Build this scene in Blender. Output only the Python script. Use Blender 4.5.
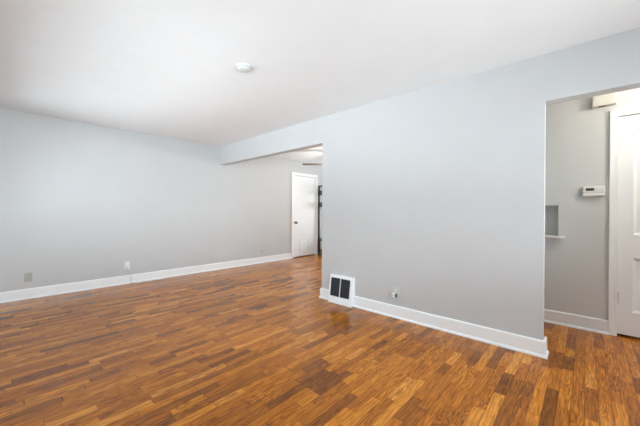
import bpy, bmesh, math, random
from mathutils import Vector, Matrix

random.seed(7)
sc = bpy.context.scene
for o in list(bpy.data.objects):
    bpy.data.objects.remove(o)

# ------------------------------------------------------------------ camera
CAM_H = 1.1618
YAW, PITCH, ROLL = 0.734866, -0.0043256, 0.0054754
F_PX = 294.7
cam_data = bpy.data.cameras.new('camera')
cam = bpy.data.objects.new('camera', cam_data)
sc.collection.objects.link(cam)
cam_data.sensor_fit = 'HORIZONTAL'
cam_data.sensor_width = 36.0
cam_data.lens = 36.0 * F_PX / 640.0
cam_data.clip_start = 0.02
fwd = Vector((math.cos(YAW) * math.cos(PITCH), math.sin(YAW) * math.cos(PITCH), math.sin(PITCH)))
rgt = Vector((math.sin(YAW), -math.cos(YAW), 0))
up = rgt.cross(fwd)
r2 = rgt * math.cos(ROLL) + up * math.sin(ROLL)
u2 = -rgt * math.sin(ROLL) + up * math.cos(ROLL)
m = Matrix((r2, u2, -fwd)).transposed().to_4x4()
m.translation = Vector((0, 0, CAM_H))
cam.matrix_world = m
sc.camera = cam

# ------------------------------------------------------------------ view, world, light
sc.view_settings.view_transform = 'Standard'
sc.view_settings.look = 'None'
sc.view_settings.gamma = 1.0
sc.view_settings.use_curve_mapping = False
sc.view_settings.exposure = -0.02
sc.cycles.use_denoising = True
sc.cycles.max_bounces = 16
sc.cycles.diffuse_bounces = 12
sc.cycles.transparent_max_bounces = 16
sc.cycles.sample_clamp_indirect = 8.0

SKY_STRENGTH = 12.0
world = bpy.data.worlds.new('World')
sc.world = world
world.use_nodes = True
nt = world.node_tree
nt.nodes.clear()
TINT = (0.925, 1.0, 1.075)


def wmath(op, a, b=None, clamp=False):
    n = nt.nodes.new('ShaderNodeMath')
    n.operation = op
    n.use_clamp = clamp
    for i, v in enumerate((a, b)):
        if v is None:
            continue
        if isinstance(v, (int, float)):
            n.inputs[i].default_value = v
        else:
            nt.links.new(v, n.inputs[i])
    return n.outputs[0]


def wramp(fac, stops):
    n = nt.nodes.new('ShaderNodeValToRGB')
    els = n.color_ramp.elements
    while len(els) > 1:
        els.remove(els[-1])
    for i, (p, v) in enumerate(stops):
        el = els[0] if i == 0 else els.new(p)
        el.position = p
        el.color = tuple(v * c for c in TINT) + (1,)
    nt.links.new(fac, n.inputs[0])
    return n.outputs[0]


def wmix(fac, a, b):
    n = nt.nodes.new('ShaderNodeMix')
    n.data_type = 'RGBA'
    nt.links.new(fac, n.inputs[0])
    nt.links.new(a, n.inputs[6])
    nt.links.new(b, n.inputs[7])
    return n.outputs[2]


w_out = nt.nodes.new('ShaderNodeOutputWorld')
w_bg = nt.nodes.new('ShaderNodeBackground')
w_tc = nt.nodes.new('ShaderNodeTexCoord')
w_sep = nt.nodes.new('ShaderNodeSeparateXYZ')
nt.links.new(w_tc.outputs['Generated'], w_sep.inputs[0])
WX, WY, WZ = w_sep.outputs[0], w_sep.outputs[1], w_sep.outputs[2]
elev = wmath('ADD', wmath('MULTIPLY', WZ, 0.5), 0.5)           # 0 nadir, 0.5 horizon, 1 zenith
# invented outdoor light per side, strengths fitted to the brightness wanted indoors
west = wramp(elev, [(0.44, 0.97), (0.49, 0.25), (0.54, 0.10), (0.60, 0.39)])
south = wramp(elev, [(0.44, 1.08), (0.48, 2.17), (0.54, 2.17), (0.59, 0.81)])
east = wramp(elev, [(0.0, 1.35), (1.0, 1.35)])
hsum = wmath('ADD', wmath('ADD', wmath('ABSOLUTE', WX), wmath('ABSOLUTE', WY)), 0.0001)
f_south = wmath('MULTIPLY', wmath('SUBTRACT', wmath('DIVIDE', wmath('MULTIPLY', WY, -1.0), hsum), 0.40), 5.0, True)
f_east = wmath('MULTIPLY', wmath('SUBTRACT', wmath('DIVIDE', WX, hsum), 0.40), 5.0, True)
nt.links.new(wmix(f_east, wmix(f_south, west, south), east), w_bg.inputs['Color'])
w_bg.inputs['Strength'].default_value = SKY_STRENGTH
nt.links.new(w_bg.outputs[0], w_out.inputs[0])


def area_light(name, loc, direction, sx, sy, power, color, portal=False):
    ld = bpy.data.lights.new(name, 'AREA')
    ld.shape = 'RECTANGLE'
    ld.size, ld.size_y = sx, sy
    ld.energy = power
    ld.color = color
    ld.cycles.is_portal = portal
    lo = bpy.data.objects.new(name, ld)
    sc.collection.objects.link(lo)
    lo.location = loc
    lo.rotation_euler = Vector(direction).to_track_quat('-Z', 'Y').to_euler()
    return lo


# window openings: (centre, inward direction, width, height) used for both light and frame
WEST_WIN = dict(y0=1.30, y1=5.00, z0=0.90, z1=2.10)
SOUTH_WIN = dict(x0=-0.15, x1=2.75, z0=0.60, z1=2.10)
EAST_WIN = dict(y0=3.00, y1=5.00, z0=0.70, z1=2.10)
XW, XE = -0.35, 8.0
YS = -1.6
YL = 5.426
XR, XR2 = 2.971, 3.091
XH = 3.957
CEIL = 2.44
for nm, wn, ax, pl_, dr in (('portal_west', WEST_WIN, 'X', XW - 0.13, (1, 0, 0)), ('portal_south', SOUTH_WIN, 'Y', YS - 0.13, (0, 1, 0)),
                            ('portal_east', EAST_WIN, 'X', XE + 0.13, (-1, 0, 0))):
    k0, k1 = ('y0', 'y1') if ax == 'X' else ('x0', 'x1')
    mid_, zm = (wn[k0] + wn[k1]) / 2, (wn['z0'] + wn['z1']) / 2
    area_light(nm, (pl_, mid_, zm) if ax == 'X' else (mid_, pl_, zm), dr, wn[k1] - wn[k0], wn['z1'] - wn['z0'], 1, (1, 1, 1), True)

HALL_LAMP_POWER = 28.0
FAN_LAMP_POWER = 28.0


# ------------------------------------------------------------------ materials
def new_mat(name):
    mt = bpy.data.materials.new(name)
    mt.use_nodes = True
    t = mt.node_tree
    return mt, t, t.nodes['Principled BSDF']


def paint(name, col, rough=0.5, var=0.03, scale=6.0, bump=0.0, bscale=220.0, metal=0.0, spec=0.5):
    mt, t, b = new_mat(name)
    tc = t.nodes.new('ShaderNodeTexCoord')
    nz = t.nodes.new('ShaderNodeTexNoise')
    nz.inputs['Scale'].default_value = scale
    nz.inputs['Detail'].default_value = 3.0
    t.links.new(tc.outputs['Object'], nz.inputs['Vector'])
    rp = t.nodes.new('ShaderNodeValToRGB')
    rp.color_ramp.elements[0].position = 0.3
    rp.color_ramp.elements[1].position = 0.7
    rp.color_ramp.elements[0].color = tuple(c * (1 - var) for c in col) + (1,)
    rp.color_ramp.elements[1].color = tuple(min(1, c * (1 + var)) for c in col) + (1,)
    t.links.new(nz.outputs['Fac'], rp.inputs[0])
    t.links.new(rp.outputs[0], b.inputs['Base Color'])
    b.inputs['Roughness'].default_value = rough
    b.inputs['Metallic'].default_value = metal
    b.inputs['Specular IOR Level'].default_value = spec
    if bump > 0:
        n2 = t.nodes.new('ShaderNodeTexNoise')
        n2.inputs['Scale'].default_value = bscale
        n2.inputs['Detail'].default_value = 2.0
        t.links.new(tc.outputs['Object'], n2.inputs['Vector'])
        bp = t.nodes.new('ShaderNodeBump')
        bp.inputs['Strength'].default_value = bump
        bp.inputs['Distance'].default_value = 0.002
        t.links.new(n2.outputs['Fac'], bp.inputs['Height'])
        t.links.new(bp.outputs[0], b.inputs['Normal'])
    return mt


M = {}
M['wall'] = paint('grey_wall_paint', (0.56, 0.573, 0.583), 0.55, 0.012, 3.0, 0.12)
M['hallwall'] = paint('warm_grey_wall_paint', (0.655, 0.672, 0.672), 0.6, 0.012, 3.0, 0.12)
M['ceiling'] = paint('white_ceiling_paint', (0.845, 0.88, 0.905), 0.8, 0.01, 4.0, 0.25, 120.0)
M['shelf_paint'] = paint('grey_white_shelf_paint', (0.66, 0.67, 0.67), 0.5, 0.01, 5.0)
M['disc'] = paint('ceiling_white_plastic', (0.66, 0.685, 0.70), 0.7, 0.01, 20.0)
M['vent'] = paint('vent_paint', (0.82, 0.845, 0.87), 0.4, 0.01, 5.0)
M['trim'] = paint('white_gloss_trim', (0.90, 0.925, 0.945), 0.3, 0.01, 5.0)
M['door'] = paint('white_door_paint', (0.87, 0.90, 0.925), 0.35, 0.008, 4.0)
M['plastic'] = paint('white_plastic', (0.82, 0.82, 0.80), 0.35, 0.01, 20.0)
M['cream'] = paint('cream_plastic', (0.78, 0.77, 0.71), 0.4, 0.01, 20.0)
M['beige'] = paint('beige_plastic', (0.42, 0.42, 0.36), 0.45, 0.02, 30.0)
M['painted_plate'] = paint('wall_coloured_plate', (0.58, 0.60, 0.62), 0.5, 0.01, 20.0)
M['slot'] = paint('dark_slot', (0.03, 0.03, 0.03), 0.6, 0.05, 30.0)
M['lcd'] = paint('grey_display', (0.05, 0.055, 0.05), 0.25, 0.05, 40.0)
M['grille'] = paint('charcoal_grille', (0.13, 0.143, 0.17), 0.45, 0.15, 60.0)
M['grille_back'] = paint('duct_black', (0.05, 0.055, 0.066), 0.8, 0.1, 30.0)
M['black'] = paint('black_metal', (0.02, 0.02, 0.022), 0.45, 0.1, 30.0)
M['fan'] = paint('dark_fan_blade', (0.15, 0.14, 0.13), 0.5, 0.15, 20.0)
M['nickel'] = paint('satin_nickel', (0.55, 0.54, 0.52), 0.3, 0.03, 60.0, metal=1.0)
M['bronze'] = paint('aged_brass', (0.23, 0.17, 0.09), 0.35, 0.08, 60.0, metal=1.0)
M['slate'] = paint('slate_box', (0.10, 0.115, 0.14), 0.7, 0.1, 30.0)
M['bin'] = paint('pale_bin_plastic', (0.55, 0.58, 0.53), 0.4, 0.03, 20.0)
M['dark'] = paint('dark_void', (0.03, 0.025, 0.02), 0.9, 0.05, 10.0)
M['cord'] = paint('pale_cord', (0.74, 0.72, 0.71), 0.5, 0.03, 40.0)


def glow(name, col, strength):
    mt, t, b = new_mat(name)
    b.inputs['Base Color'].default_value = (0.9, 0.9, 0.88, 1)
    b.inputs['Roughness'].default_value = 0.4
    b.inputs['Emission Color'].default_value = col + (1,)
    b.inputs['Emission Strength'].default_value = strength
    return mt


M['lamp_glass'] = glow('lit_frosted_glass', (1.0, 0.90, 0.76), 2.5)


def glass_mat():
    mt = bpy.data.materials.new('clear_window_glass')
    mt.use_nodes = True
    t = mt.node_tree
    t.nodes.clear()
    o = t.nodes.new('ShaderNodeOutputMaterial')
    tr = t.nodes.new('ShaderNodeBsdfTransparent')
    tr.inputs[0].default_value = (0.96, 0.98, 0.97, 1)
    gl = t.nodes.new('ShaderNodeBsdfGlossy')
    gl.inputs['Roughness'].default_value = 0.02
    fr = t.nodes.new('ShaderNodeFresnel')
    fr.inputs[0].default_value = 1.45
    mx = t.nodes.new('ShaderNodeMixShader')
    t.links.new(fr.outputs[0], mx.inputs[0])
    t.links.new(tr.outputs[0], mx.inputs[1])
    t.links.new(gl.outputs[0], mx.inputs[2])
    t.links.new(mx.outputs[0], o.inputs[0])
    return mt


M['glass'] = glass_mat()


def floor_mat():
    """Narrow oak strips running along X, short mixed-tone boards."""
    mt, t, b = new_mat('oak_strip_floor')
    N, Lk = t.nodes, t.links

    def math_node(op, a, bb=None, c=None):
        n = N.new('ShaderNodeMath')
        n.operation = op
        for i, v in enumerate((a, bb, c)):
            if v is None:
                continue
            if isinstance(v, (int, float)):
                n.inputs[i].default_value = v
            else:
                Lk.new(v, n.inputs[i])
        return n.outputs[0]

    tc = N.new('ShaderNodeTexCoord')
    sp = N.new('ShaderNodeSeparateXYZ')
    Lk.new(tc.outputs['Object'], sp.inputs[0])
    X, Y = sp.outputs['X'], sp.outputs['Y']
    W = 0.0620
    yr = math_node('DIVIDE', Y, W)
    row = math_node('FLOOR', yr)
    fy = math_node('SUBTRACT', yr, row)
    wn = N.new('ShaderNodeTexWhiteNoise')
    wn.noise_dimensions = '1D'
    Lk.new(row, wn.inputs['W'])
    wsep = N.new('ShaderNodeSeparateColor')
    Lk.new(wn.outputs['Color'], wsep.inputs[0])
    ln = math_node('MULTIPLY_ADD', wsep.outputs[0], 0.28, 0.24)
    xs0 = math_node('DIVIDE', X, ln)
    xs1 = math_node('MULTIPLY_ADD', wsep.outputs[1], 37.0, xs0)
    # uneven board lengths within a row
    wob = math_node('SINE', math_node('MULTIPLY_ADD', xs1, 2.1, math_node('MULTIPLY', wsep.outputs[2], 6.0)))
    xs = math_node('MULTIPLY_ADD', wob, 0.30, xs1)
    idx = math_node('FLOOR', xs)
    fx = math_node('SUBTRACT', xs, idx)
    cmb = N.new('ShaderNodeCombineXYZ')
    Lk.new(idx, cmb.inputs[0])
    Lk.new(row, cmb.inputs[1])
    wb = N.new('ShaderNodeTexWhiteNoise')
    wb.noise_dimensions = '3D'
    Lk.new(cmb.outputs[0], wb.inputs['Vector'])
    bsep = N.new('ShaderNodeSeparateColor')
    Lk.new(wb.outputs['Color'], bsep.inputs[0])
    tone = N.new('ShaderNodeValToRGB')
    cr = tone.color_ramp
    cr.elements[0].position = 0.0
    cr.elements[0].color = (0.27, 0.090, 0.010, 1)
    cr.elements[1].position = 1.0
    cr.elements[1].color = (0.80, 0.33, 0.045, 1)
    for pos, c in ((0.08, (0.36, 0.120, 0.012)), (0.28, (0.48, 0.160, 0.013)),
                   (0.58, (0.59, 0.203, 0.015)), (0.85, (0.69, 0.255, 0.020))):
        el = cr.elements.new(pos)
        el.color = c + (1,)
    Lk.new(wb.outputs['Value'], tone.inputs[0])
    # grain
    gv = N.new('ShaderNodeCombineXYZ')
    Lk.new(math_node('MULTIPLY_ADD', bsep.outputs[0], 31.0, math_node('MULTIPLY', X, 3.2)), gv.inputs[0])
    Lk.new(math_node('MULTIPLY_ADD', bsep.outputs[1], 17.0, math_node('MULTIPLY', Y, 42.0)), gv.inputs[1])
    g1 = N.new('ShaderNodeTexNoise')
    g1.inputs['Scale'].default_value = 2.4
    g1.inputs['Detail'].default_value = 5.0
    g1.inputs['Roughness'].default_value = 0.62
    g1.inputs['Distortion'].default_value = 0.6
    Lk.new(gv.outputs[0], g1.inputs['Vector'])
    # cathedral figure: rings of a distorted field
    cv = N.new('ShaderNodeCombineXYZ')
    Lk.new(math_node('MULTIPLY_ADD', bsep.outputs[2], 23.0, math_node('MULTIPLY', X, 1.7)), cv.inputs[0])
    Lk.new(math_node('MULTIPLY_ADD', bsep.outputs[0], 11.0, math_node('MULTIPLY', Y, 15.0)), cv.inputs[1])
    c1 = N.new('ShaderNodeTexNoise')
    c1.inputs['Scale'].default_value = 1.1
    c1.inputs['Detail'].default_value = 1.0
    Lk.new(cv.outputs[0], c1.inputs['Vector'])
    rings = math_node('SINE', math_node('MULTIPLY', c1.outputs['Fac'], 85.0))
    rings01 = math_node('MULTIPLY_ADD', rings, 0.5, 0.5)
    grp = N.new('ShaderNodeValToRGB')
    grp.color_ramp.elements[0].position = 0.36
    grp.color_ramp.elements[0].color = (0.34, 0.27, 0.22, 1)
    grp.color_ramp.elements[1].position = 0.66
    grp.color_ramp.elements[1].color = (1.10, 1.10, 1.10, 1)
    Lk.new(g1.outputs['Fac'], grp.inputs[0])
    mul = N.new('ShaderNodeMix')
    mul.data_type = 'RGBA'
    mul.blend_type = 'MULTIPLY'
    mul.inputs[0].default_value = 0.80
    Lk.new(tone.outputs[0], mul.inputs[6])
    Lk.new(grp.outputs[0], mul.inputs[7])
    rrp = N.new('ShaderNodeValToRGB')
    rrp.color_ramp.elements[0].position = 0.05
    rrp.color_ramp.elements[0].color = (0.42, 0.34, 0.29, 1)
    rrp.color_ramp.elements[1].position = 0.55
    rrp.color_ramp.elements[1].color = (1.05, 1.05, 1.05, 1)
    Lk.new(rings01, rrp.inputs[0])
    mul2 = N.new('ShaderNodeMix')
    mul2.data_type = 'RGBA'
    mul2.blend_type = 'MULTIPLY'
    # only some boards show strong figure
    Lk.new(math_node('MULTIPLY', math_node('GREATER_THAN', bsep.outputs[1], 0.55), 0.60), mul2.inputs[0])
    Lk.new(mul.outputs[2], mul2.inputs[6])
    Lk.new(rrp.outputs[0], mul2.inputs[7])
    # seams
    ey = math_node('MINIMUM', fy, math_node('SUBTRACT', 1.0, fy))
    ex = math_node('MULTIPLY', math_node('MINIMUM', fx, math_node('SUBTRACT', 1.0, fx)), math_node('DIVIDE', ln, W))
    edge = math_node('MINIMUM', ey, ex)
    srp = N.new('ShaderNodeValToRGB')
    srp.color_ramp.elements[0].position = 0.012
    srp.color_ramp.elements[0].color = (0.34, 0.28, 0.25, 1)
    srp.color_ramp.elements[1].position = 0.035
    srp.color_ramp.elements[1].color = (1, 1, 1, 1)
    Lk.new(edge, srp.inputs[0])
    mul3 = N.new('ShaderNodeMix')
    mul3.data_type = 'RGBA'
    mul3.blend_type = 'MULTIPLY'
    mul3.inputs[0].default_value = 0.85
    Lk.new(mul2.outputs[2], mul3.inputs[6])
    Lk.new(srp.outputs[0], mul3.inputs[7])
    Lk.new(mul3.outputs[2], b.inputs['Base Color'])
    # satin finish
    rn = N.new('ShaderNodeTexNoise')
    rn.inputs['Scale'].default_value = 2.3
    rn.inputs['Detail'].default_value = 4.0
    Lk.new(tc.outputs['Object'], rn.inputs['Vector'])
    Lk.new(math_node('MULTIPLY_ADD', rn.outputs['Fac'], 0.12, math_node('MULTIPLY_ADD', bsep.outputs[2], 0.05, 0.11)),
           b.inputs['Roughness'])
    b.inputs['Specular IOR Level'].default_value = 0.27
    hgt = math_node('MULTIPLY_ADD', g1.outputs['Fac'], 0.25, math_node('MINIMUM', math_node('MULTIPLY', edge, 18.0), 1.0))
    bp = N.new('ShaderNodeBump')
    bp.inputs['Strength'].default_value = 0.22
    bp.inputs['Distance'].default_value = 0.0012
    Lk.new(hgt, bp.inputs['Height'])
    Lk.new(bp.outputs[0], b.inputs['Normal'])
    return mt


M['floor'] = floor_mat()


# ------------------------------------------------------------------ helpers
def link(name, bm, mat, parent=None, smooth=False, bevel=0.0, segs=2, angle=40):
    bmesh.ops.recalc_face_normals(bm, faces=bm.faces)
    me = bpy.data.meshes.new(name)
    bm.to_mesh(me)
    bm.free()
    me.materials.append(M[mat])
    ob = bpy.data.objects.new(name, me)
    sc.collection.objects.link(ob)
    if parent is not None:
        ob.parent = parent
    if smooth:
        for p in me.polygons:
            p.use_smooth = True
    if bevel > 0:
        bv = ob.modifiers.new('bevel', 'BEVEL')
        bv.width = bevel
        bv.segments = segs
        bv.limit_method = 'ANGLE'
        bv.angle_limit = math.radians(angle)
    return ob


def tag(o, label, cat, group=None, kind=None):
    o['label'] = label
    o['category'] = cat
    if group:
        o['group'] = group
    if kind:
        o['kind'] = kind
    return o


def empty(name, loc, rz=0.0):
    o = bpy.data.objects.new(name, None)
    sc.collection.objects.link(o)
    o.location = loc
    o.rotation_euler = (0, 0, rz)
    o.empty_display_size = 0.05
    return o


def box(bm, x0, x1, y0, y1, z0, z1):
    vs = [bm.verts.new((x, y, z)) for x in (x0, x1) for y in (y0, y1) for z in (z0, z1)]
    for f in ((0, 1, 3, 2), (4, 6, 7, 5), (0, 4, 5, 1), (2, 3, 7, 6), (0, 2, 6, 4), (1, 5, 7, 3)):
        bm.faces.new([vs[i] for i in f])


def box_bm(*a):
    bm = bmesh.new()
    box(bm, *a)
    return bm


def lathe(bm, profile, centre, axis='Z', n=32):
    """profile: list of (radius, height) along the axis."""
    cx, cy, cz = centre
    rings = []
    for r, hgt in profile:
        ring = []
        for k in range(n):
            a = 2 * math.pi * k / n
            p, q = r * math.cos(a), r * math.sin(a)
            if axis == 'Z':
                co = (cx + p, cy + q, cz + hgt)
            elif axis == 'X':
                co = (cx + hgt, cy + p, cz + q)
            else:
                co = (cx + p, cy + hgt, cz + q)
            ring.append(bm.verts.new(co))
        rings.append(ring)
    for a, b in zip(rings, rings[1:]):
        for k in range(n):
            bm.faces.new((a[k], a[(k + 1) % n], b[(k + 1) % n], b[k]))
    bm.faces.new(rings[0])
    bm.faces.new(rings[-1])


def grid_wall(axis, p0, p1, u0, u1, z0, z1, holes=()):
    """Solid wall between planes p0 and p1 on the given axis, with rectangular holes (ua, ub, za, zb)."""
    us = sorted({u0, u1} | {min(max(h[i], u0), u1) for h in holes for i in (0, 1)})
    zs = sorted({z0, z1} | {min(max(h[i], z0), z1) for h in holes for i in (2, 3)})
    bm = bmesh.new()
    cache = {}

    def V(p, u, z):
        key = (round(p, 5), round(u, 5), round(z, 5))
        if key not in cache:
            cache[key] = bm.verts.new((p, u, z) if axis == 'X' else (u, p, z))
        return cache[key]

    def solid(i, j):
        if i < 0 or j < 0 or i >= len(us) - 1 or j >= len(zs) - 1:
            return False
        cu, cz = (us[i] + us[i + 1]) / 2, (zs[j] + zs[j + 1]) / 2
        return not any(h[0] < cu < h[1] and h[2] < cz < h[3] for h in holes)

    for i in range(len(us) - 1):
        for j in range(len(zs) - 1):
            if not solid(i, j):
                continue
            a, b, c, d = us[i], us[i + 1], zs[j], zs[j + 1]
            for p in (p0, p1):
                bm.faces.new((V(p, a, c), V(p, b, c), V(p, b, d), V(p, a, d)))
            if not solid(i - 1, j):
                bm.faces.new((V(p0, a, c), V(p1, a, c), V(p1, a, d), V(p0, a, d)))
            if not solid(i + 1, j):
                bm.faces.new((V(p0, b, c), V(p1, b, c), V(p1, b, d), V(p0, b, d)))
            if not solid(i, j - 1):
                bm.faces.new((V(p0, a, c), V(p1, a, c), V(p1, b, c), V(p0, b, c)))
            if not solid(i, j + 1):
                bm.faces.new((V(p0, a, d), V(p1, a, d), V(p1, b, d), V(p0, b, d)))
    return bm


def sweep(bm, path, profile):
    """Sweep a closed (offset, z) profile along a 2-D path; offset goes to the LEFT of travel. Mitred."""
    pts = [Vector((p[0], p[1])) for p in path]
    n = len(pts)
    rings = []
    for i, p in enumerate(pts):
        d0 = (pts[i] - pts[i - 1]).normalized() if i > 0 else None
        d1 = (pts[i + 1] - pts[i]).normalized() if i < n - 1 else None
        if d0 is None:
            off = Vector((-d1.y, d1.x))
        elif d1 is None:
            off = Vector((-d0.y, d0.x))
        else:
            n0, n1 = Vector((-d0.y, d0.x)), Vector((-d1.y, d1.x))
            off = (n0 + n1)
            off = off / (off.dot(n0))
        rings.append([bm.verts.new((p.x + off.x * o, p.y + off.y * o, z)) for o, z in profile])
    k = len(profile)
    for a, b in zip(rings, rings[1:]):
        for j in range(k):
            bm.faces.new((a[j], a[(j + 1) % k], b[(j + 1) % k], b[j]))
    bm.faces.new(rings[0])
    bm.faces.new(rings[-1])


def tube(bm, pts, r, n=8):
    pts = [Vector(p) for p in pts]
    rings = []
    for i, p in enumerate(pts):
        d = (pts[min(i + 1, len(pts) - 1)] - pts[max(i - 1, 0)]).normalized()
        ref = Vector((0, 0, 1)) if abs(d.z) < 0.9 else Vector((1, 0, 0))
        s = d.cross(ref).normalized()
        t = s.cross(d)
        rings.append([bm.verts.new(p + s * r * math.cos(2 * math.pi * k / n) + t * r * math.sin(2 * math.pi * k / n))
                      for k in range(n)])
    for a, b in zip(rings, rings[1:]):
        for k in range(n):
            bm.faces.new((a[k], a[(k + 1) % n], b[(k + 1) % n], b[k]))
    bm.faces.new(rings[0])
    bm.faces.new(rings[-1])


def struct(o, label, cat):
    return tag(o, label, cat, None, 'structure')


# ------------------------------------------------------------------ room shell
T = 0.12
struct(link('floor', box_bm(XW - T, XE + T, YS - T, YL + 0.2, -0.1, 0.0), 'floor'),
       'narrow strip oak floor with mixed brown boards', 'floor')
struct(link('ceiling', box_bm(XW - T, XE + T, YS - T, YL + 0.2, CEIL, CEIL + 0.1), 'ceiling'),
       'plain white painted ceiling', 'ceiling')

D2 = dict(x0=5.014, x1=5.815, z1=2.075)          # far white door opening in the left wall
bm = grid_wall('Y', YL, YL + 0.09, XW, XE, 0, CEIL, [(D2['x0'] - 0.02, D2['x1'] + 0.02, -1, D2['z1'] + 0.02)])
box(bm, XW, XE, YL + 0.09, YL + 0.14, 0, CEIL)
struct(link('wall_left', bm, 'wall', bevel=0.003), 'long light grey wall running to the far white door', 'wall')

R0, R1 = 0.250, 2.648
bm = grid_wall('X', XR, XR2, YS, YL, 0, CEIL, [(R1, 9, -1, 2.088), (-1.25, R0, -1, 2.059)])
for v_ in bm.verts:                             # the beam runs very slightly out of line with the wall
    if v_.co.y > YL - 0.01:
        v_.co.x += 0.055
    if abs(v_.co.y - R0) < 0.001 and v_.co.x > XR + 0.05:   # jamb slightly out of square
        v_.co.y += 0.007
struct(link('wall_right', bm, 'wall', bevel=0.002),
       'pale grey dividing wall with a header beam over the wide opening', 'wall')

D1 = dict(y0=-0.985, y1=-0.222, z1=2.078)        # hall door opening
NICHE = (0.218, 0.560, 0.924, 1.241)
bm = grid_wall('X', XH, XH + 0.09, YS, 2.528, 0, CEIL,
               [(D1['y0'] - 0.02, D1['y1'] + 0.02, -1, D1['z1'] + 0.02), NICHE])
box(bm, XH + 0.09, XH + 0.14, YS, 2.528, 0, CEIL)
struct(link('wall_hall', bm, 'hallwall', bevel=0.003), 'grey hall wall with a recessed telephone niche', 'wall')

struct(link('wall_dining', box_bm(XR2, XE, 2.528, 2.648, 0, CEIL), 'wall'), 'grey wall closing the far room', 'wall')
W_ = WEST_WIN
struct(link('wall_window', grid_wall('X', XW - T, XW, YS, YL, 0, CEIL, [(W_['y0'], W_['y1'], W_['z0'], W_['z1'])]), 'wall'),
       'grey window wall beside the camera', 'wall')
W_ = SOUTH_WIN
struct(link('wall_front', grid_wall('Y', YS - T, YS, XW, XE, 0, CEIL, [(W_['x0'], W_['x1'], W_['z0'], W_['z1'])]), 'wall'),
       'grey front wall behind the camera', 'wall')
W_ = EAST_WIN
struct(link('wall_far', grid_wall('X', XE, XE + T, YS, YL, 0, CEIL, [(W_['y0'], W_['y1'], W_['z0'], W_['z1'])]), 'wall'),
       'grey end wall of the far room', 'wall')


# windows (they light the room)
def window(name, axis, plane, u0, u1, z0, z1, nl, label):
    root = empty(name, ((plane, (u0 + u1) / 2, z0) if axis == 'X' else ((u0 + u1) / 2, plane, z0)))
    struct(root, label, 'window')
    c = (u0 + u1) / 2
    a, b, h = u0 - c, u1 - c, z1 - z0

    def bx(bm_, ua, ub, pa, pb, za, zb):
        if axis == 'X':
            box(bm_, pa, pb, ua, ub, za, zb)
        else:
            box(bm_, ua, ub, pa, pb, za, zb)
    fr = bmesh.new()
    f = 0.05
    bx(fr, a, b, -0.03, 0.03, 0, f)
    bx(fr, a, b, -0.03, 0.03, h - f, h)
    bx(fr, a, a + f, -0.03, 0.03, f, h - f)
    bx(fr, b - f, b, -0.03, 0.03, f, h - f)
    link('window_frame', fr, 'trim', root)
    step = (b - a - 2 * f) / nl
    for k in range(nl):
        s0 = a + f + k * step
        sash = bmesh.new()
        g = 0.025
        bx(sash, s0, s0 + g, -0.02, 0.02, f, h - f)
        bx(sash, s0 + step - g, s0 + step, -0.02, 0.02, f, h - f)
        bx(sash, s0 + g, s0 + step - g, -0.02, 0.02, f, f + g)
        bx(sash, s0 + g, s0 + step - g, -0.02, 0.02, h - f - g, h - f)
        so = link('sash', sash, 'trim', root)
        gl = bmesh.new()
        bx(gl, s0 + g, s0 + step - g, -0.003, 0.003, f + g, h - f - g)
        link('pane', gl, 'glass', so)
    return root


window('window_1', 'X', XW - 0.06, WEST_WIN['y0'], WEST_WIN['y1'], WEST_WIN['z0'], WEST_WIN['z1'], 3,
       'wide three-sash window beside the camera')
window('window_2', 'Y', YS - 0.06, SOUTH_WIN['x0'], SOUTH_WIN['x1'], SOUTH_WIN['z0'], SOUTH_WIN['z1'], 2,
       'two-sash window behind the camera')
window('window_3', 'X', XE + 0.06, EAST_WIN['y0'], EAST_WIN['y1'], EAST_WIN['z0'], EAST_WIN['z1'], 2,
       'two-sash window in the far room')

# baseboards: board with eased top and a shoe moulding at the floor
BASE = [(0, 0), (0.028, 0), (0.028, 0.010), (0.024, 0.018), (0.016, 0.022), (0.015, 0.122), (0.011, 0.131), (0, 0.133)]
REG0, REG1 = 2.097, 2.470
bm = bmesh.new()
sweep(bm, [(XR2, R0), (XR, R0), (XR, REG0)][::-1], [(-o, z) for o, z in BASE][::-1])
sweep(bm, [(XR, REG1), (XR, R1), (XR2, R1)][::-1], [(-o, z) for o, z in BASE][::-1])
struct(link('baseboard_right', bm, 'trim'), 'white baseboard along the dividing wall either side of the floor register', 'baseboard')
bm = bmesh.new()
sweep(bm, [(XW, YL), (4.942, YL)], [(-o, z) for o, z in BASE])
struct(link('baseboard_left', bm, 'trim'), 'long white baseboard along the left wall', 'baseboard')
bm = bmesh.new()
sweep(bm, [(XH, 2.5), (XH, D1['y1'] + 0.060)], [(-o, z) for o, z in BASE])
struct(link('baseboard_hall', bm, 'trim'), 'white baseboard on the hall wall under the niche', 'baseboard')
bm = bmesh.new()
sweep(bm, [(5.915, YL), (XE, YL)], [(-o, z) for o, z in BASE])
struct(link('baseboard_far', bm, 'trim'), 'white baseboard beyond the far door', 'baseboard')


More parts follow.
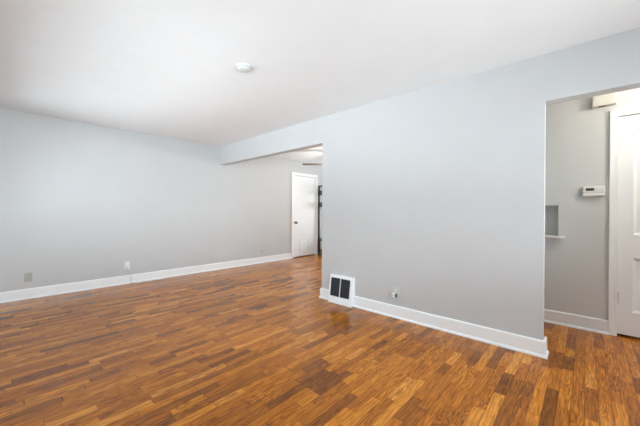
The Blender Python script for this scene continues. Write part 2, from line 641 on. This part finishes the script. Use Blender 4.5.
# door casings
def casing(name, axis, plane, u0, u1, ztop, w, label):
    """Three-sided moulded casing standing out from `plane` to the negative side, jamb lining behind it."""
    bm_ = bmesh.new()

    def bx(ua, ub, da, db, za, zb):
        if axis == 'X':
            box(bm_, plane - db, plane - da, ua, ub, za, zb)
        else:
            box(bm_, ua, ub, plane - db, plane - da, za, zb)
    inner, outer = 0.45 * w, w
    for (a, b, t) in ((0.0, inner, 0.012), (inner, 0.8 * w, 0.016), (0.8 * w, outer, 0.022)):
        bx(u0 - b, u0 - a, 0, t, 0, ztop + b)
        bx(u1 + a, u1 + b, 0, t, 0, ztop + b)
        bx(u0 - a, u1 + a, 0, t, ztop + a, ztop + b)
    j = 0.016                                   # jamb lining inside the hole
    bx(u0 - j, u0 - 0.002, -0.085, 0, 0, ztop + j)
    bx(u1 + 0.002, u1 + j, -0.085, 0, 0, ztop + j)
    bx(u0 - 0.002, u1 + 0.002, -0.085, 0, ztop + 0.002, ztop + j)
    o = link(name, bm_, 'trim', bevel=0.0015)
    return struct(o, label, 'door casing')


casing('trim_1', 'X', XH, D1['y0'], D1['y1'], D1['z1'], 0.060, 'white moulded casing around the hall door')
casing('trim_2', 'Y', YL, D2['x0'], D2['x1'], D2['z1'], 0.070, 'white casing around the far door')

# hall door: two recessed panels, hinged at its left
d1 = empty('door_1', (XH, (D1['y0'] + D1['y1']) / 2, 0))
struct(d1, 'white two-panel hall door at the right edge', 'door')
hw = (D1['y1'] - D1['y0']) / 2 - 0.002
ST = 0.098
PAN = [(0.242, 0.746), (0.961, 1.957)]
xf, xb = 0.012, 0.047
bm = grid_wall('X', xf, xb, -hw, hw, 0.024, D1['z1'] - 0.004, [(-hw + ST, hw - ST, a, b) for a, b in PAN])
for a, b in PAN:                               # sloped moulding and flat field of each panel
    y0, y1 = -hw + ST, hw - ST
    s = 0.022
    fr = [(xf, y0, a), (xf, y1, a), (xf, y1, b), (xf, y0, b)]
    bk = [(xf + 0.014, y0 + s, a + s), (xf + 0.014, y1 - s, a + s), (xf + 0.014, y1 - s, b - s), (xf + 0.014, y0 + s, b - s)]
    fv = [bm.verts.new(p) for p in fr]
    bv_ = [bm.verts.new(p) for p in bk]
    for k in range(4):
        bm.faces.new((fv[k], fv[(k + 1) % 4], bv_[(k + 1) % 4], bv_[k]))
    bm.faces.new(bv_)
link('door_leaf', bm, 'door', d1)
for zc in (0.361, 1.816):
    hb = bmesh.new()
    lathe(hb, [(0.002, -0.060), (0.005, -0.056), (0.0065, -0.054), (0.0065, 0.054), (0.005, 0.056), (0.002, 0.060)],
          (0.004, hw + 0.002, zc), 'Z', 14)
    box(hb, 0.008, 0.0118, hw - 0.012, hw, zc - 0.05, zc + 0.05)
    link('hinge', hb, 'shelf_paint', d1)
kb = bmesh.new()
lathe(kb, [(0.026, 0.011), (0.026, 0.004), (0.010, 0.0), (0.010, -0.03), (0.024, -0.036), (0.028, -0.05), (0.022, -0.062), (0.004, -0.066)],
      (0, -hw + 0.06, 0.93), 'X', 24)
link('knob', kb, 'bronze', d1, smooth=True)

# far door: flush slab with dark knob and a small painted vent low down
d2 = empty('door_2', ((D2['x0'] + D2['x1']) / 2, YL, 0))
struct(d2, 'white flush door with a dark knob in the far room', 'door')
hw2 = (D2['x1'] - D2['x0']) / 2 - 0.002
link('door_leaf', box_bm(-hw2, hw2, 0.008, 0.043, 0.022, D2['z1'] - 0.004), 'door', d2, bevel=0.002)
kb = bmesh.new()
lathe(kb, [(0.030, 0.007), (0.030, 0.0), (0.011, -0.004), (0.011, -0.03), (0.026, -0.036), (0.030, -0.05), (0.022, -0.064), (0.004, -0.068)],
      (-hw2 + 0.072, 0, 0.885), 'Y', 24)
link('knob', kb, 'bronze', d2, smooth=True)
vg = bmesh.new()
vx0, vx1 = -0.17, 0.14
box(vg, vx0, vx0 + 0.02, -0.001, 0.008, 0.13, 0.46)
box(vg, vx1 - 0.02, vx1, -0.001, 0.008, 0.13, 0.46)
box(vg, vx0 + 0.02, vx1 - 0.02, -0.001, 0.008, 0.13, 0.15)
box(vg, vx0 + 0.02, vx1 - 0.02, -0.001, 0.008, 0.44, 0.46)
for k in range(14):
    z = 0.156 + k * 0.0203
    vs = [vg.verts.new(p) for p in ((vx0 + 0.02, 0.0, z), (vx1 - 0.02, 0.0, z), (vx1 - 0.02, 0.0075, z + 0.016), (vx0 + 0.02, 0.0075, z + 0.016))]
    vg.faces.new(vs)
link('vent_grille', vg, 'vent', d2)
for zc in (0.3, 1.85):
    hb = bmesh.new()
    lathe(hb, [(0.002, -0.045), (0.006, -0.042), (0.006, 0.042), (0.002, 0.045)], (hw2 + 0.002, 0.0, zc), 'Z', 12)
    link('hinge', hb, 'trim', d2)

# ------------------------------------------------------------------ floor register on the dividing wall
reg = empty('wall_register', (XR, (REG0 + REG1) / 2, 0))
tag(reg, 'white sloping baseboard register with two dark grilles on the dividing wall', 'register')
rw = (REG1 - REG0) / 2 - 0.002
RZ = 0.352


def face_x(z):                                 # sloping face: deeper at the floor
    return -(0.082 + (0.036 - 0.082) * z / RZ)


GY0, GY1, GZ0, GZ1 = -0.142, 0.163, 0.088, 0.318
bm = bmesh.new()
# outer shell with a window in its sloping front
us = [-rw, GY0, GY1, rw]
zs = [0.002, GZ0, GZ1, RZ]
V = {(i, j): bm.verts.new((face_x(z), u, z)) for i, u in enumerate(us) for j, z in enumerate(zs)}
for i in range(3):
    for j in range(3):
        if (i, j) != (1, 1):
            bm.faces.new((V[i, j], V[i + 1, j], V[i + 1, j + 1], V[i, j + 1]))
Bk = {(i, j): bm.verts.new((-0.0005, us[i], zs[j])) for i in (0, 3) for j in (0, 3)}
bm.faces.new((V[0, 0], V[0, 1], V[0, 2], V[0, 3], Bk[0, 3], Bk[0, 0]))
bm.faces.new((V[3, 0], V[3, 1], V[3, 2], V[3, 3], Bk[3, 3], Bk[3, 0]))
bm.faces.new((V[0, 3], V[1, 3], V[2, 3], V[3, 3], Bk[3, 3], Bk[0, 3]))
bm.faces.new((V[0, 0], V[1, 0], V[2, 0], V[3, 0], Bk[3, 0], Bk[0, 0]))
# returns into the opening
Wn = {k: bm.verts.new((V[k].co.x + 0.016, V[k].co.y, V[k].co.z)) for k in ((1, 1), (2, 1), (2, 2), (1, 2))}
loop = [(1, 1), (2, 1), (2, 2), (1, 2)]
for a, b in zip(loop, loop[1:] + loop[:1]):
    bm.faces.new((V[a], V[b], Wn[b], Wn[a]))
link('register_frame', bm, 'trim', reg, bevel=0.003, angle=50)
bar = bmesh.new()
mid = (GY0 + GY1) / 2
vs = []
for z in (GZ0, GZ1):
    for dx in (0.0, 0.012):
        for u in (mid - 0.0035, mid + 0.0035):
            vs.append(bar.verts.new((face_x(z) + dx, u, z)))
for f in ((0, 1, 3, 2), (4, 6, 7, 5), (0, 4, 5, 1), (2, 3, 7, 6), (0, 2, 6, 4), (1, 5, 7, 3)):
    bar.faces.new([vs[i] for i in f])
link('centre_bar', bar, 'trim', reg)
for (g0, g1) in ((GY0 + 0.001, mid - 0.004), (mid + 0.004, GY1 - 0.001)):
    g = bmesh.new()
    n = 16
    pitch = (g1 - g0) / n
    for k in range(n):                          # fine vertical louvres
        u = g0 + (k + 0.5) * pitch
        vs = []
        for z in (GZ0 + 0.001, GZ1 - 0.001):
            for dx, du in ((0.004, -0.0022), (0.013, 0.0022)):
                for t in (-0.0008, 0.0008):
                    vs.append(g.verts.new((face_x(z) + dx, u + du + t, z)))
        for f in ((0, 1, 3, 2), (4, 6, 7, 5), (0, 4, 5, 1), (2, 3, 7, 6), (0, 2, 6, 4), (1, 5, 7, 3)):
            g.faces.new([vs[i] for i in f])
    for k in range(9):                          # cross wires
        z = GZ0 + 0.014 + k * 0.025
        box(g, face_x(z) + 0.006, face_x(z) + 0.0075, g0, g1, z - 0.0008, z + 0.0008)
    go = link('grille', g, 'grille', reg)
    go['label'] = 'charcoal louvred grille'
    bk = bmesh.new()
    q = [bk.verts.new((face_x(z) + 0.0155, u, z)) for z, u in ((GZ0, g0 - 0.001), (GZ0, g1 + 0.001), (GZ1, g1 + 0.001), (GZ1, g0 - 0.001))]
    bk.faces.new(q)
    link('duct_screen', bk, 'grille_back', go)
lv = bmesh.new()
tube(lv, [(face_x(0.05) + 0.002, 0.02, 0.05), (face_x(0.05) - 0.010, 0.02, 0.047)], 0.004, 10)
link('damper_lever', lv, 'trim', reg)


# ------------------------------------------------------------------ outlets, jack, switch
def outlet(loc, rz, plate_mat, socket_mat, label, group=None):
    """Built facing local -Y on the wall at loc (plate centre)."""
    r = empty('wall_outlet', loc, rz)
    tag(r, label, 'outlet', group)
    link('plate', box_bm(-0.037, 0.037, -0.006, -0.0005, -0.060, 0.060), plate_mat, r, bevel=0.003)
    for s in (-1, 1):
        sk = bmesh.new()
        zc = s * 0.0215
        n = 24
        front, back = [], []
        for k in range(n):
            a = 2 * math.pi * k / n
            x = max(-0.0155, min(0.0155, 0.019 * math.cos(a)))
            z = zc + 0.0155 * math.sin(a)
            front.append(sk.verts.new((x, -0.0085, z)))
            back.append(sk.verts.new((x, -0.0055, z)))
        sk.faces.new(front)
        sk.faces.new(back)
        for k in range(n):
            sk.faces.new((front[k], front[(k + 1) % n], back[(k + 1) % n], back[k]))
        so = link('receptacle', sk, socket_mat, r)
        sl = bmesh.new()
        box(sl, -0.0075, -0.0055, -0.0088, -0.0084, zc - 0.003, zc + 0.006)
        box(sl, 0.0055, 0.0075, -0.0088, -0.0084, zc - 0.003, zc + 0.006)
        lathe(sl, [(0.0026, -0.0088), (0.0026, -0.0084)], (0, 0, zc - 0.008), 'Y', 12)
        link('slots', sl, 'slot', so)
    sw = bmesh.new()
    lathe(sw, [(0.0034, -0.0075), (0.0034, -0.005)], (0, 0, 0), 'Y', 14)
    link('screw', sw, 'nickel', r)
    return r


outlet((0.305, YL, 0.283), 0, 'beige', 'beige', 'beige duplex outlet at the left end of the left wall')
outlet((4.072, YL, 0.268), 0, 'painted_plate', 'beige', 'small grey outlet on the left wall just before the far white door')
outlet((XR, 1.548, 0.278), -math.pi / 2, 'painted_plate', 'cream', 'outlet on the dividing wall right of the register, adapter in its lower socket')

ad = empty('plug_adapter', (XR - 0.0092, 1.553, 0.252), -math.pi / 2)
tag(ad, 'small white plug adapter in the outlet right of the register', 'adapter')
link('adapter_body', box_bm(-0.028, 0.010, -0.034, 0, -0.023, 0.021), 'plastic', ad, bevel=0.004)
sb_ = link('shaded_side', box_bm(0.010, 0.024, -0.030, 0, -0.021, 0.019), 'slate', ad, bevel=0.003)  # dark colour stands in for shade on the adapter's right side
sb_['label'] = 'adapter side with its shade put into a dark grey colour'
sl = bmesh.new()
box(sl, -0.010, -0.008, -0.0345, -0.034, -0.002, 0.009)
box(sl, 0.003, 0.005, -0.0345, -0.034, -0.002, 0.009)
link('socket_slots', sl, 'slot', ad)

jk = empty('wall_jack', (1.424, YL, 0.292))
tag(jk, 'white wall plate low on the left wall with a pale cord leaving it', 'wall jack')
link('plate', box_bm(-0.037, 0.037, -0.008, -0.0005, -0.058, 0.058), 'plastic', jk, bevel=0.003)
link('plug', box_bm(-0.013, 0.013, -0.034, -0.008, -0.050, -0.012), 'plastic', jk, bevel=0.003)
cd = bmesh.new()
raw = [(1.424, YL - 0.030, 0.243), (1.432, YL - 0.036, 0.225), (1.455, YL - 0.036, 0.190), (1.472, YL - 0.034, 0.130),
       (1.474, YL - 0.034, 0.070), (1.470, YL - 0.037, 0.030), (1.490, YL - 0.050, 0.0080), (1.560, YL - 0.085, 0.0062),
       (1.640, YL - 0.060, 0.0062), (1.700, YL - 0.100, 0.0062), (1.780, YL - 0.085, 0.0062), (1.850, YL - 0.095, 0.0062),
       (1.940, YL - 0.070, 0.0062), (2.020, YL - 0.055, 0.0062)]
pts = []
for i in range(len(raw) - 1):                   # Catmull-Rom smoothing
    p0, p1, p2, p3 = (Vector(raw[max(0, min(len(raw) - 1, i + k))]) for k in (-1, 0, 1, 2))
    for s in range(5):
        t = s / 5
        pts.append(0.5 * ((2 * p1) + (p2 - p0) * t + (2 * p0 - 5 * p1 + 4 * p2 - p3) * t * t + (3 * p1 - p0 - 3 * p2 + p3) * t ** 3))
pts.append(Vector(raw[-1]))
tube(cd, pts, 0.006)
tag(link('cord', cd, 'cord', smooth=True), 'thin pale cord trailing along the left baseboard onto the floor', 'cord')

sw = empty('light_switch', (4.840, YL, 1.395))
tag(sw, 'pale toggle light switch on the wall beside the far door', 'light switch')
link('plate', box_bm(-0.036, 0.036, -0.006, -0.0005, -0.058, 0.058), 'painted_plate', sw, bevel=0.003)
tg = bmesh.new()
vs = [tg.verts.new(p) for p in ((-0.005, -0.006, -0.011), (0.005, -0.006, -0.011), (0.005, -0.006, 0.011), (-0.005, -0.006, 0.011),
                                (-0.004, -0.016, 0.004), (0.004, -0.016, 0.004), (0.004, -0.016, 0.012), (-0.004, -0.016, 0.012))]
for f in ((0, 1, 2, 3), (4, 5, 6, 7), (0, 1, 5, 4), (1, 2, 6, 5), (2, 3, 7, 6), (3, 0, 4, 7)):
    tg.faces.new([vs[i] for i in f])
link('toggle', tg, 'plastic', sw)

# ------------------------------------------------------------------ ceiling disc
dt = empty('smoke_detector', (1.487, 2.257, CEIL))
tag(dt, 'flat round white disc mounted on the ceiling', 'smoke detector')
bm = bmesh.new()
lathe(bm, [(0.072, -0.0005), (0.072, -0.008), (0.069, -0.011), (0.060, -0.012)], (0, 0, 0), 'Z', 40)
link('base_ring', bm, 'disc', dt, bevel=0.001)
bm = bmesh.new()
lathe(bm, [(0.058, -0.012), (0.058, -0.019), (0.052, -0.025), (0.030, -0.028), (0.004, -0.0285)], (0, 0, 0), 'Z', 40)
link('cover', bm, 'disc', dt, smooth=True)

# ------------------------------------------------------------------ hall: thermostat, chime, niche shelf
th = empty('thermostat', (XH, -0.050, 1.378))
tag(th, 'white rectangular thermostat with dark display on the hall wall', 'thermostat')
link('back_plate', box_bm(-0.008, -0.0005, -0.076, 0.076, -0.044, 0.044), 'plastic', th, bevel=0.002)
link('body', box_bm(-0.030, -0.008, -0.079, 0.079, -0.017, 0.047), 'plastic', th, bevel=0.006, segs=3)
link('flip_cover', box_bm(-0.031, -0.008, -0.079, 0.079, -0.047, -0.0185), 'plastic', th, bevel=0.006, segs=3)
lc = link('display', box_bm(-0.0308, -0.029, -0.005, 0.056, 0.004, 0.030), 'lcd', th, bevel=0.0006)
lc['label'] = 'dark display'
for (y, z) in ((-0.022, 0.024), (-0.022, 0.010), (-0.058, 0.017)):
    link('button', box_bm(-0.0325, -0.0285, y - 0.006, y + 0.006, z - 0.0045, z + 0.0045), 'cream', th, bevel=0.001)

ch = empty('door_chime', (XH, -0.120, 2.247))
tag(ch, 'cream door chime box high on the hall wall', 'door chime')
link('cover', box_bm(-0.052, -0.0005, -0.086, 0.086, -0.054, 0.056), 'cream', ch, bevel=0.010, segs=4)
so_ = link('sound_slot', box_bm(-0.044, -0.020, -0.010, 0.040, -0.0555, -0.0535), 'slot', ch)
so_['label'] = 'dark sound slot'
link('seam_band', box_bm(-0.0528, -0.0505, -0.076, 0.076, -0.0395, -0.0375), 'cream', ch)

sh = bmesh.new()
y0, y1, dpt, zt, th_ = 0.164, 0.614, 0.115, 0.923, 0.019
n = 28
cy_, ry = (y0 + y1) / 2, (y1 - y0) / 2
prof = []
for k in range(n + 1):                          # bowed front edge
    a = math.pi * k / n
    c_, s_ = math.cos(a), math.sin(a)
    prof.append((-dpt * abs(s_) ** 0.75, cy_ - ry * (abs(c_) ** 0.75) * (1 if c_ >= 0 else -1)))
top = [sh.verts.new((XH - 0.0005 + x, y, zt)) for x, y in prof]
bot = [sh.verts.new((XH - 0.0005 + x * 0.97, y, zt - th_)) for x, y in prof]
sh.faces.new(top)
sh.faces.new(bot)
for k in range(n):
    sh.faces.new((top[k], top[k + 1], bot[k + 1], bot[k]))
sh.faces.new((top[0], top[-1], bot[-1], bot[0]))
tag(link('niche_shelf', sh, 'shelf_paint', bevel=0.002), 'small white bowed shelf below the recessed niche in the hall', 'shelf')

# hall ceiling lamp (just out of frame, the hall's own light)
hl = empty('ceiling_lamp', (3.45, -0.90, CEIL))
tag(hl, 'flush dome ceiling lamp in the hall', 'ceiling lamp')
bm = bmesh.new()
lathe(bm, [(0.150, -0.0005), (0.150, -0.02), (0.140, -0.028)], (0, 0, 0), 'Z', 32)
link('lamp_base', bm, 'nickel', hl, bevel=0.002)
bm = bmesh.new()
lathe(bm, [(0.135, -0.028), (0.128, -0.055), (0.100, -0.082), (0.055, -0.098), (0.005, -0.103)], (0, 0, 0), 'Z', 32)
link('lamp_shade', bm, 'lamp_glass', hl, smooth=True)
pl = bpy.data.lights.new('hall_bulb', 'POINT')
pl.energy = HALL_LAMP_POWER
pl.color = (1.0, 0.925, 0.79)
pl.shadow_soft_size = 0.07
po = bpy.data.objects.new('hall_bulb', pl)
sc.collection.objects.link(po)
po.parent = hl
po.location = (0, 0, -0.19)

# ------------------------------------------------------------------ ceiling fan in the far room
fan = empty('ceiling_fan', (4.80, 3.91, CEIL))
tag(fan, 'dark bladed ceiling fan hanging in the far room behind the dividing wall', 'ceiling fan')
bm = bmesh.new()
lathe(bm, [(0.065, -0.0005), (0.065, -0.02), (0.030, -0.05), (0.014, -0.06), (0.014, -0.15)], (0, 0, 0), 'Z', 24)
link('downrod', bm, 'black', fan)
bm = bmesh.new()
lathe(bm, [(0.03, -0.15), (0.09, -0.17), (0.105, -0.21), (0.105, -0.26), (0.08, -0.30), (0.05, -0.31)], (0, 0, 0), 'Z', 28)
link('motor_housing', bm, 'black', fan, smooth=True)
bm = bmesh.new()
lathe(bm, [(0.06, -0.31), (0.115, -0.335), (0.125, -0.37), (0.10, -0.41), (0.05, -0.435), (0.005, -0.44)], (0, 0, 0), 'Z', 28)
link('light_bowl', bm, 'lamp_glass', fan, smooth=True)
ang0 = math.atan2(0.73, -0.68)
ZB = 2.152 - CEIL
for k in range(5):
    a = ang0 + k * 2 * math.pi / 5
    bl = bmesh.new()
    outline = [(0.17, -0.045), (0.30, -0.058), (0.55, -0.066), (0.66, -0.060), (0.69, -0.035), (0.69, 0.035), (0.66, 0.060),
               (0.55, 0.066), (0.30, 0.058), (0.17, 0.045)]
    tilt = math.radians(8)
    lo, hi = [], []
    for r_, w_ in outline:
        for lst, dz in ((lo, -0.003), (hi, 0.003)):
            p = Vector((r_, w_ * math.cos(tilt), w_ * math.sin(tilt) + dz))
            p.rotate(Matrix.Rotation(a, 3, 'Z'))
            lst.append(bl.verts.new((p.x, p.y, p.z + ZB)))
    bl.faces.new(lo)
    bl.faces.new(hi)
    for q in range(len(lo)):
        bl.faces.new((lo[q], lo[(q + 1) % len(lo)], hi[(q + 1) % len(lo)], hi[q]))
    bo = link('blade', bl, 'fan', fan)
    ir = bmesh.new()
    for (ra, rb, wv) in ((0.085, 0.20, 0.018), (0.17, 0.24, 0.032)):
        vs = []
        for r_ in (ra, rb):
            for w_ in (-wv, wv):
                for dz in (-0.010, -0.004):
                    p = Vector((r_, w_, dz))
                    p.rotate(Matrix.Rotation(a, 3, 'Z'))
                    vs.append(ir.verts.new((p.x, p.y, p.z + ZB)))
        for f in ((0, 1, 3, 2), (4, 6, 7, 5), (0, 4, 5, 1), (2, 3, 7, 6), (0, 2, 6, 4), (1, 5, 7, 3)):
            ir.faces.new([vs[i] for i in f])
    link('blade_iron', ir, 'black', bo)
pl = bpy.data.lights.new('fan_bulb', 'POINT')
pl.energy = FAN_LAMP_POWER
pl.color = (1.0, 0.95, 0.86)
pl.shadow_soft_size = 0.09
po = bpy.data.objects.new('fan_bulb', pl)
sc.collection.objects.link(po)
po.parent = fan
po.location = (0, 0, -0.56)

# ------------------------------------------------------------------ black shelf rack beyond the far door
rk = empty('shelf_rack', (5.912, 5.376, 0))
tag(rk, 'tall black metal shelf rack standing right of the far white door', 'shelf rack')
RWD, RDP, RHT = 0.62, 0.30, 1.87
p_ = 0.019
for x in (0, RWD):
    for y in (0, -RDP):
        link('post', box_bm(x - p_, x + p_, y - p_, y + p_, 0.0, RHT), 'black', rk, bevel=0.002)
for x in (0, RWD):
    link('top_rail', box_bm(x - 0.009, x + 0.009, -RDP + p_, -p_, RHT - 0.03, RHT - 0.004), 'black', rk)
for y in (0, -RDP):
    link('top_rail', box_bm(p_, RWD - p_, y - 0.009, y + 0.009, RHT - 0.03, RHT - 0.004), 'black', rk)
SHELVES = (0.13, 0.44, 1.315, 1.635)
for z in SHELVES:
    s_ = bmesh.new()
    box(s_, p_, RWD - p_, -RDP + 0.0, 0.0, z - 0.010, z)
    box(s_, p_, RWD - p_, -RDP - 0.009, -RDP + 0.001, z - 0.022, z + 0.006)
    box(s_, p_, RWD - p_, -0.001, 0.009, z - 0.022, z + 0.006)
    link('shelf', s_, 'black', rk)


def open_box(name, loc, w, d, h, mat, label, cat):
    b_ = bmesh.new()
    t = 0.006
    box(b_, 0, w, -d, 0, 0, t)
    box(b_, 0, w, -d, -d + t, t, h)
    box(b_, 0, w, -t, 0, t, h)
    box(b_, 0, t, -d + t, -t, t, h)
    box(b_, w - t, w, -d + t, -t, t, h)
    o = link(name, b_, mat)
    o.location = loc
    return tag(o, label, cat)


open_box('storage_box', (5.940, 5.360, 1.6355), 0.20, 0.24, 0.10, 'slate', 'slate grey box on the highest shelf of the black rack', 'box')
open_box('storage_box', (5.940, 5.360, 1.3155), 0.20, 0.24, 0.10, 'slate', 'slate grey box on the black rack one shelf below the highest', 'box')
open_box('storage_bin', (5.940, 5.360, 0.1305), 0.22, 0.25, 0.24, 'bin', 'pale bin on the lowest shelf of the black rack', 'bin')
